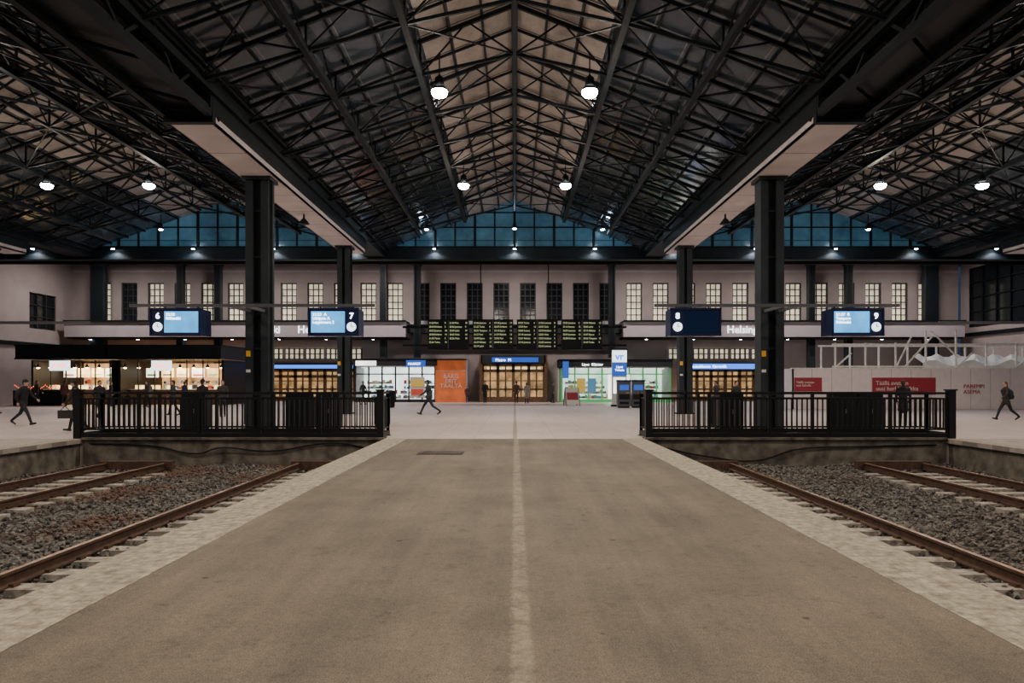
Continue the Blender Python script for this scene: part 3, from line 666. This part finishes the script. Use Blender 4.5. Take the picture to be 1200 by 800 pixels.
# ------------------------------------------------------------------ people
def person(x,y,heading,coat,trou,hair,h=1.74,stride=0.0,bag=None,shoe=(.015,.015,.015),longcoat=False,hat=None,lean=0.0,arms='swing',female=False):
    mc=mat('jacket_fabric',coat,.85,0,.2,12,bump=.3); mt=mat('trouser_fabric',trou,.9,0,.15,15); ms=mat('shoe_leather',shoe,.5); mh=mat('hair',hair,.7,0,.3,30)
    bones=[]; B=MB()
    def cap(p,q,r1,r2,m):
        p=Vector(p); q=Vector(q); B.closedcyl(p,q,r1,r2,mc,12); B.ball(p,r1*1.0,mc,12,8); B.ball(q,r2*1.0,mc,12,8); bones.append((p,q,(r1+r2)/2,m))
    def fw(a,L): return Vector((0,-math.sin(a)*L,-math.cos(a)*L))
    hz=.93; sw=.165 if female else .19; ln=math.sin(lean)
    pel=Vector((0,0,hz)); chest=Vector((0,-.42*ln,1.34)); nk=Vector((0,-.53*ln,1.47)); hd=Vector((0,-.62*ln-.015,1.64))
    for t,rx,ry in ((0,.165,.12),(.25,.16,.115),(.5,.165,.12),(.75,.185,.13),(1.0,.195,.125)):
        c=pel.lerp(Vector((0,chest.y,1.38)),t); B.ball(c,(rx,ry,.13),mc,16,10)
    bones.append((pel+Vector((0,0,-.02)),chest,.15,0))
    cap(chest+Vector((0,0,.05)),nk,.11,.065,0); cap(nk,hd+Vector((0,0,-.05)),.056,.055,3)
    B.ball(hd,(.075,.092,.115),mc,16,12); B.ball(hd+Vector((0,-.03,-.06)),(.052,.06,.055),mc,12,8); bones.append((hd+Vector((0,0,-.03)),hd+Vector((0,0,.04)),.085,3))
    if longcoat:
        for t in (0,.5,1): B.ball((0,0,hz-.05-.28*t),(.18+.02*t,.13+.03*t+abs(stride)*.08*t,.14),mc,16,10)
        bones.append((pel,Vector((0,0,hz-.36)),.2,0))
    else:
        B.ball((0,.01,hz-.07),(.172,.13,.12),mc,16,10); bones.append((Vector((-.08,.0,hz-.06)),Vector((.08,.0,hz-.06)),.14,0))
    low=10
    for s,a,kb in ((-1,stride,.10+.15*abs(stride)),(1,-stride*.75,.10+.7*abs(stride))):
        hip=Vector((s*.09,0,hz-.04)); kn=hip+fw(a,.42); an=kn+fw(a-kb,.41)
        cap(hip,kn,.092,.062,1); cap(kn,an,.06,.045,1)
        fa=(a-kb) if s>0 else max(a-kb,-.1); tp=Vector((0,-math.cos(fa*.8),math.sin(fa*.8)*.9 if stride else 0))
        heel=an+Vector((0,.03,-.045)); toe=an+Vector((0,0,-.05))+tp*.17
        cap(heel,toe,.045,.036,2); low=min(low,heel.z-.045,toe.z-.036)
    hands=[]
    for s,a in ((-1,-stride*.8),(1,stride*.8)):
        sh=Vector((s*sw,chest.y,1.405)); el=sh+Vector((s*.05,-math.sin(a)*.27,-math.cos(a)*.27)); fb=.35+.25*abs(stride)
        if arms=='front': fb=1.7
        wr=el+Vector((-s*(.02 if arms!='front' else .08),-math.sin(a+fb)*.25,-math.cos(a+fb)*.25))
        cap(sh,el,.066,.052,0); cap(el,wr,.05,.038,0); hands.append((s,wr,(wr-el).normalized()))
    tmp=B.obj('tmp'); md_=tmp.modifiers.new('r','REMESH'); md_.mode='VOXEL'; md_.voxel_size=.019; sm_=tmp.modifiers.new('s','SMOOTH'); sm_.factor=.5; sm_.iterations=4
    dg=bpy.context.evaluated_depsgraph_get(); me=bpy.data.meshes.new_from_object(tmp.evaluated_get(dg)); bpy.data.objects.remove(tmp)
    me.name='person'; me.materials.clear()
    for m_ in (mc,mt,ms,M['skin']): me.materials.append(m_)
    n=len(me.polygons); C=np.empty(n*3); me.polygons.foreach_get('center',C); C=C.reshape(-1,3)
    best=np.full(n,1e9); idx=np.zeros(n,int)
    for p,q,r,m_ in bones:
        p=np.array(p); q=np.array(q); d=q-p; L=max((d@d),1e-9); t=np.clip(((C-p)@d)/L,0,1); D=np.linalg.norm(C-(p+t[:,None]*d),axis=1)-r
        u=D<best; best[u]=D[u]; idx[u]=m_
    me.polygons.foreach_set('material_index',idx.tolist()); me.polygons.foreach_set('use_smooth',[True]*n); me.update()
    sc=h/(hd.z+.12-low)
    root=mk('person',me,(x,y,-low*sc),None,math.radians(heading),(sc,sc,sc))
    E=MB()
    for s,w,d in hands:
        side=Vector((0,1,0)) if abs(d.y)<.9 else Vector((0,0,1)); side=(side-d*side.dot(d)).normalized(); nrm=d.cross(side).normalized()
        E.closedcyl(w-d*.01,w+d*.035,.028,.034,M['skin'],8); E.ball(w+d*.05,(.034,.034,.04),M['skin'],8,6)
        for j,(o,L) in enumerate(((-.03,.060),(-.01,.072),(.01,.068),(.028,.052))):
            p0=w+d*.07+side*o; p1=p0+d*L*.55+nrm*(-s)*.004; p2=p1+(d*.75+nrm*s*-.5).normalized()*L*.45
            E.closedcyl(p0-d*.02,p1,.0095,.0088,M['skin'],6); E.closedcyl(p1,p2,.0088,.007,M['skin'],6)
        p0=w+d*.03-side*.03; p1=p0+(d*.7-side*.7).normalized()*.035; E.closedcyl(p0,p1,.012,.010,M['skin'],6); E.closedcyl(p1,p1+d*.028,.010,.008,M['skin'],6)
        E.closedcyl(w-d*.03,w+d*.005,.044,.043,mc,10)
    f=hd
    E.closedcyl(f+Vector((0,-.085,.01)),f+Vector((0,-.108,-.022)),.007,.014,M['skin'],6)
    for s in (-1,1):
        E.ball(f+Vector((s*.03,-.082,.008)),(.011,.008,.007),M['white'],8,6); E.ball(f+Vector((s*.03,-.089,.008)),(.005,.004,.005),M['txtd'],6,4)
        E.ball(f+Vector((s*.077,.005,-.005)),(.01,.02,.03),M['skin'],8,6); E.box(f.x+s*.03-.014,f.x+s*.03+.014,f.y-.092,f.y-.08,f.z+.024,f.z+.029,mh)
    E.box(f.x-.022,f.x+.022,f.y-.093,f.y-.08,f.z-.058,f.z-.05,M['red'])
    if hat:
        mhat=mat('knit_hat',hat,.9,0,.2,30); E.ball(f+Vector((0,.008,.05)),(.088,.103,.095),mhat,16,10); E.closedcyl(f+Vector((0,.008,.03)),f+Vector((0,.006,.065)),.098,.095,mhat,18)
        E.ball(f+Vector((0,.04,-.01)),(.074,.068,.08),mh,14,8)
    else:
        E.ball(f+Vector((0,.02,.035)),(.084,.092,.10),mh,16,10); E.ball(f+Vector((0,.05,-.02)),(.072,.058,.09),mh,14,8)
    if female: E.ball(f+Vector((0,.06,-.10)),(.085,.05,.12),mh,14,8)
    E.closedcyl(nk+Vector((0,0,-.03)),nk+Vector((0,0,.05)),.095,.078,mc,16); E.ball(nk+Vector((0,.08,-.02)),(.11,.06,.06),mc,14,8)
    if bag=='backpack':
        mb=mat('backpack_fabric',(.02,.02,.03),.8); E.ball((0,.20+chest.y*.7,1.20),(.15,.11,.23),mb,16,10); E.ball((0,.29+chest.y*.7,1.10),(.11,.05,.12),mb,12,8)
        for s in (-1,1): E.beam((s*.10,.12+chest.y,1.42),(s*.11,-.13+chest.y,1.38),.04,.02,mb); E.beam((s*.11,-.13+chest.y,1.38),(s*.13,-.05,1.1),.04,.02,mb)
    if bag=='hand':
        mb=mat('bag_leather',(.03,.025,.02),.6); s,w,d=hands[1]; E.box(w.x-.06,w.x+.06,w.y-.2,w.y+.2,w.z-.5,w.z-.22,mb); E.beam((w.x,w.y-.12,w.z-.22),(w.x,w.y,w.z-.08),.015,.02,mb); E.beam((w.x,w.y+.12,w.z-.22),(w.x,w.y,w.z-.08),.015,.02,mb)
    if bag=='shoulder':
        mb=mat('bag_fabric',(.03,.03,.035),.8); E.ball((.24,.02,.95),(.07,.17,.14),mb,14,8); E.beam((.24,.02,1.08),(-.08,-.11,1.40),.03,.015,mb); E.beam((.24,.04,1.08),(-.08,.12,1.42),.03,.015,mb)
    E.obj('head_and_hands',(0,0,0),root)
    return root
K=(.014,.014,.018)
person(-19.0,26.4,90,K,(.02,.022,.03),(.03,.02,.015),1.76,.55,bag='backpack',hat=(.02,.02,.02),lean=.12)
person(-14.7,22.9,-70,(.02,.02,.02),(.025,.022,.022),(.04,.025,.02),1.74,.35,bag='hand',lean=.1,hat=(.03,.03,.03))
person(-4.35,34.7,-90,(.03,.035,.05),(.025,.03,.045),(.03,.02,.015),1.78,.62,bag='shoulder',lean=.1)
person(-3.9,56.0,20,(.12,.05,.05),(.03,.03,.05),(.05,.03,.02),1.35,.1)
person(-2.35,54.5,10,K,K,(.03,.02,.02),1.75,.12,longcoat=True)
person(.15,54.0,180,(.10,.06,.04),(.02,.02,.03),(.05,.03,.02),1.74,.2,hat=(.06,.04,.03))
person(.95,53.0,170,(.34,.30,.27),(.03,.03,.04),(.09,.05,.03),1.66,.15,female=True,longcoat=True)
person(21.6,30.0,-90,(.03,.025,.03),(.02,.02,.025),(.12,.06,.035),1.68,.55,bag='backpack',female=True,lean=.06)
person(-12.8,28.0,170,K,(.02,.02,.03),(.03,.02,.02),1.78,.1,hat=(.02,.02,.02))
person(-13.9,32.5,20,(.05,.04,.04),K,(.05,.03,.02),1.76,.1)
person(-17.0,34.0,-60,(.04,.04,.05),K,(.03,.02,.02),1.76,.3)
person(9.9,30.5,20,(.03,.03,.035),K,(.04,.03,.02),1.72,.1,arms='front')
person(14.8,26.0,150,K,K,(.06,.03,.02),1.74,.1,longcoat=True)
person(11.2,38.0,-80,(.05,.05,.06),K,(.03,.02,.02),1.74,.35)
person(3.1,55.5,90,(.05,.04,.05),K,(.03,.02,.02),1.70,.1)
person(-18.6,30.6,60,K,K,(.03,.02,.02),1.74,.3,bag='shoulder')
person(-24.5,45.5,-30,(.06,.05,.05),K,(.03,.02,.02),1.76,.1,arms='front')
person(-27.5,46.5,120,K,(.03,.03,.05),(.09,.06,.03),1.70,.1,female=True)
person(-31.0,47.0,200,(.10,.03,.03),K,(.03,.02,.02),1.76,.15)
person(12.4,50.0,90,(.04,.05,.07),K,(.03,.02,.02),1.74,.4)
person(-22.8,47.2,160,(.03,.05,.09),K,(.05,.03,.02),1.72,.1)
person(-25.6,47.8,190,(.25,.22,.2),K,(.05,.03,.02),1.68,.1,female=True,longcoat=True)
person(-33.3,47.6,100,K,K,(.03,.02,.02),1.78,.3)
person(-11.2,50.5,60,(.05,.05,.06),(.04,.04,.07),(.05,.03,.02),1.75,.4,bag='shoulder')
person(-19.5,52.0,-90,K,K,(.03,.02,.02),1.72,.35)

# ------------------------------------------------------------------ world + camera
w=bpy.data.worlds.new('night'); scene.world=w; w.use_nodes=True
bg=w.node_tree.nodes['Background']; bg.inputs[0].default_value=(.06,.11,.24,1); bg.inputs[1].default_value=.3
cam=bpy.data.cameras.new('camera'); co=bpy.data.objects.new('camera',cam); COL.objects.link(co)
cam.sensor_width=36; cam.lens=24; cam.shift_y=.04; cam.shift_x=-.0025; cam.clip_end=300
co.location=(0,0,1.65); co.rotation_euler=(math.pi/2,0,0); scene.camera=co
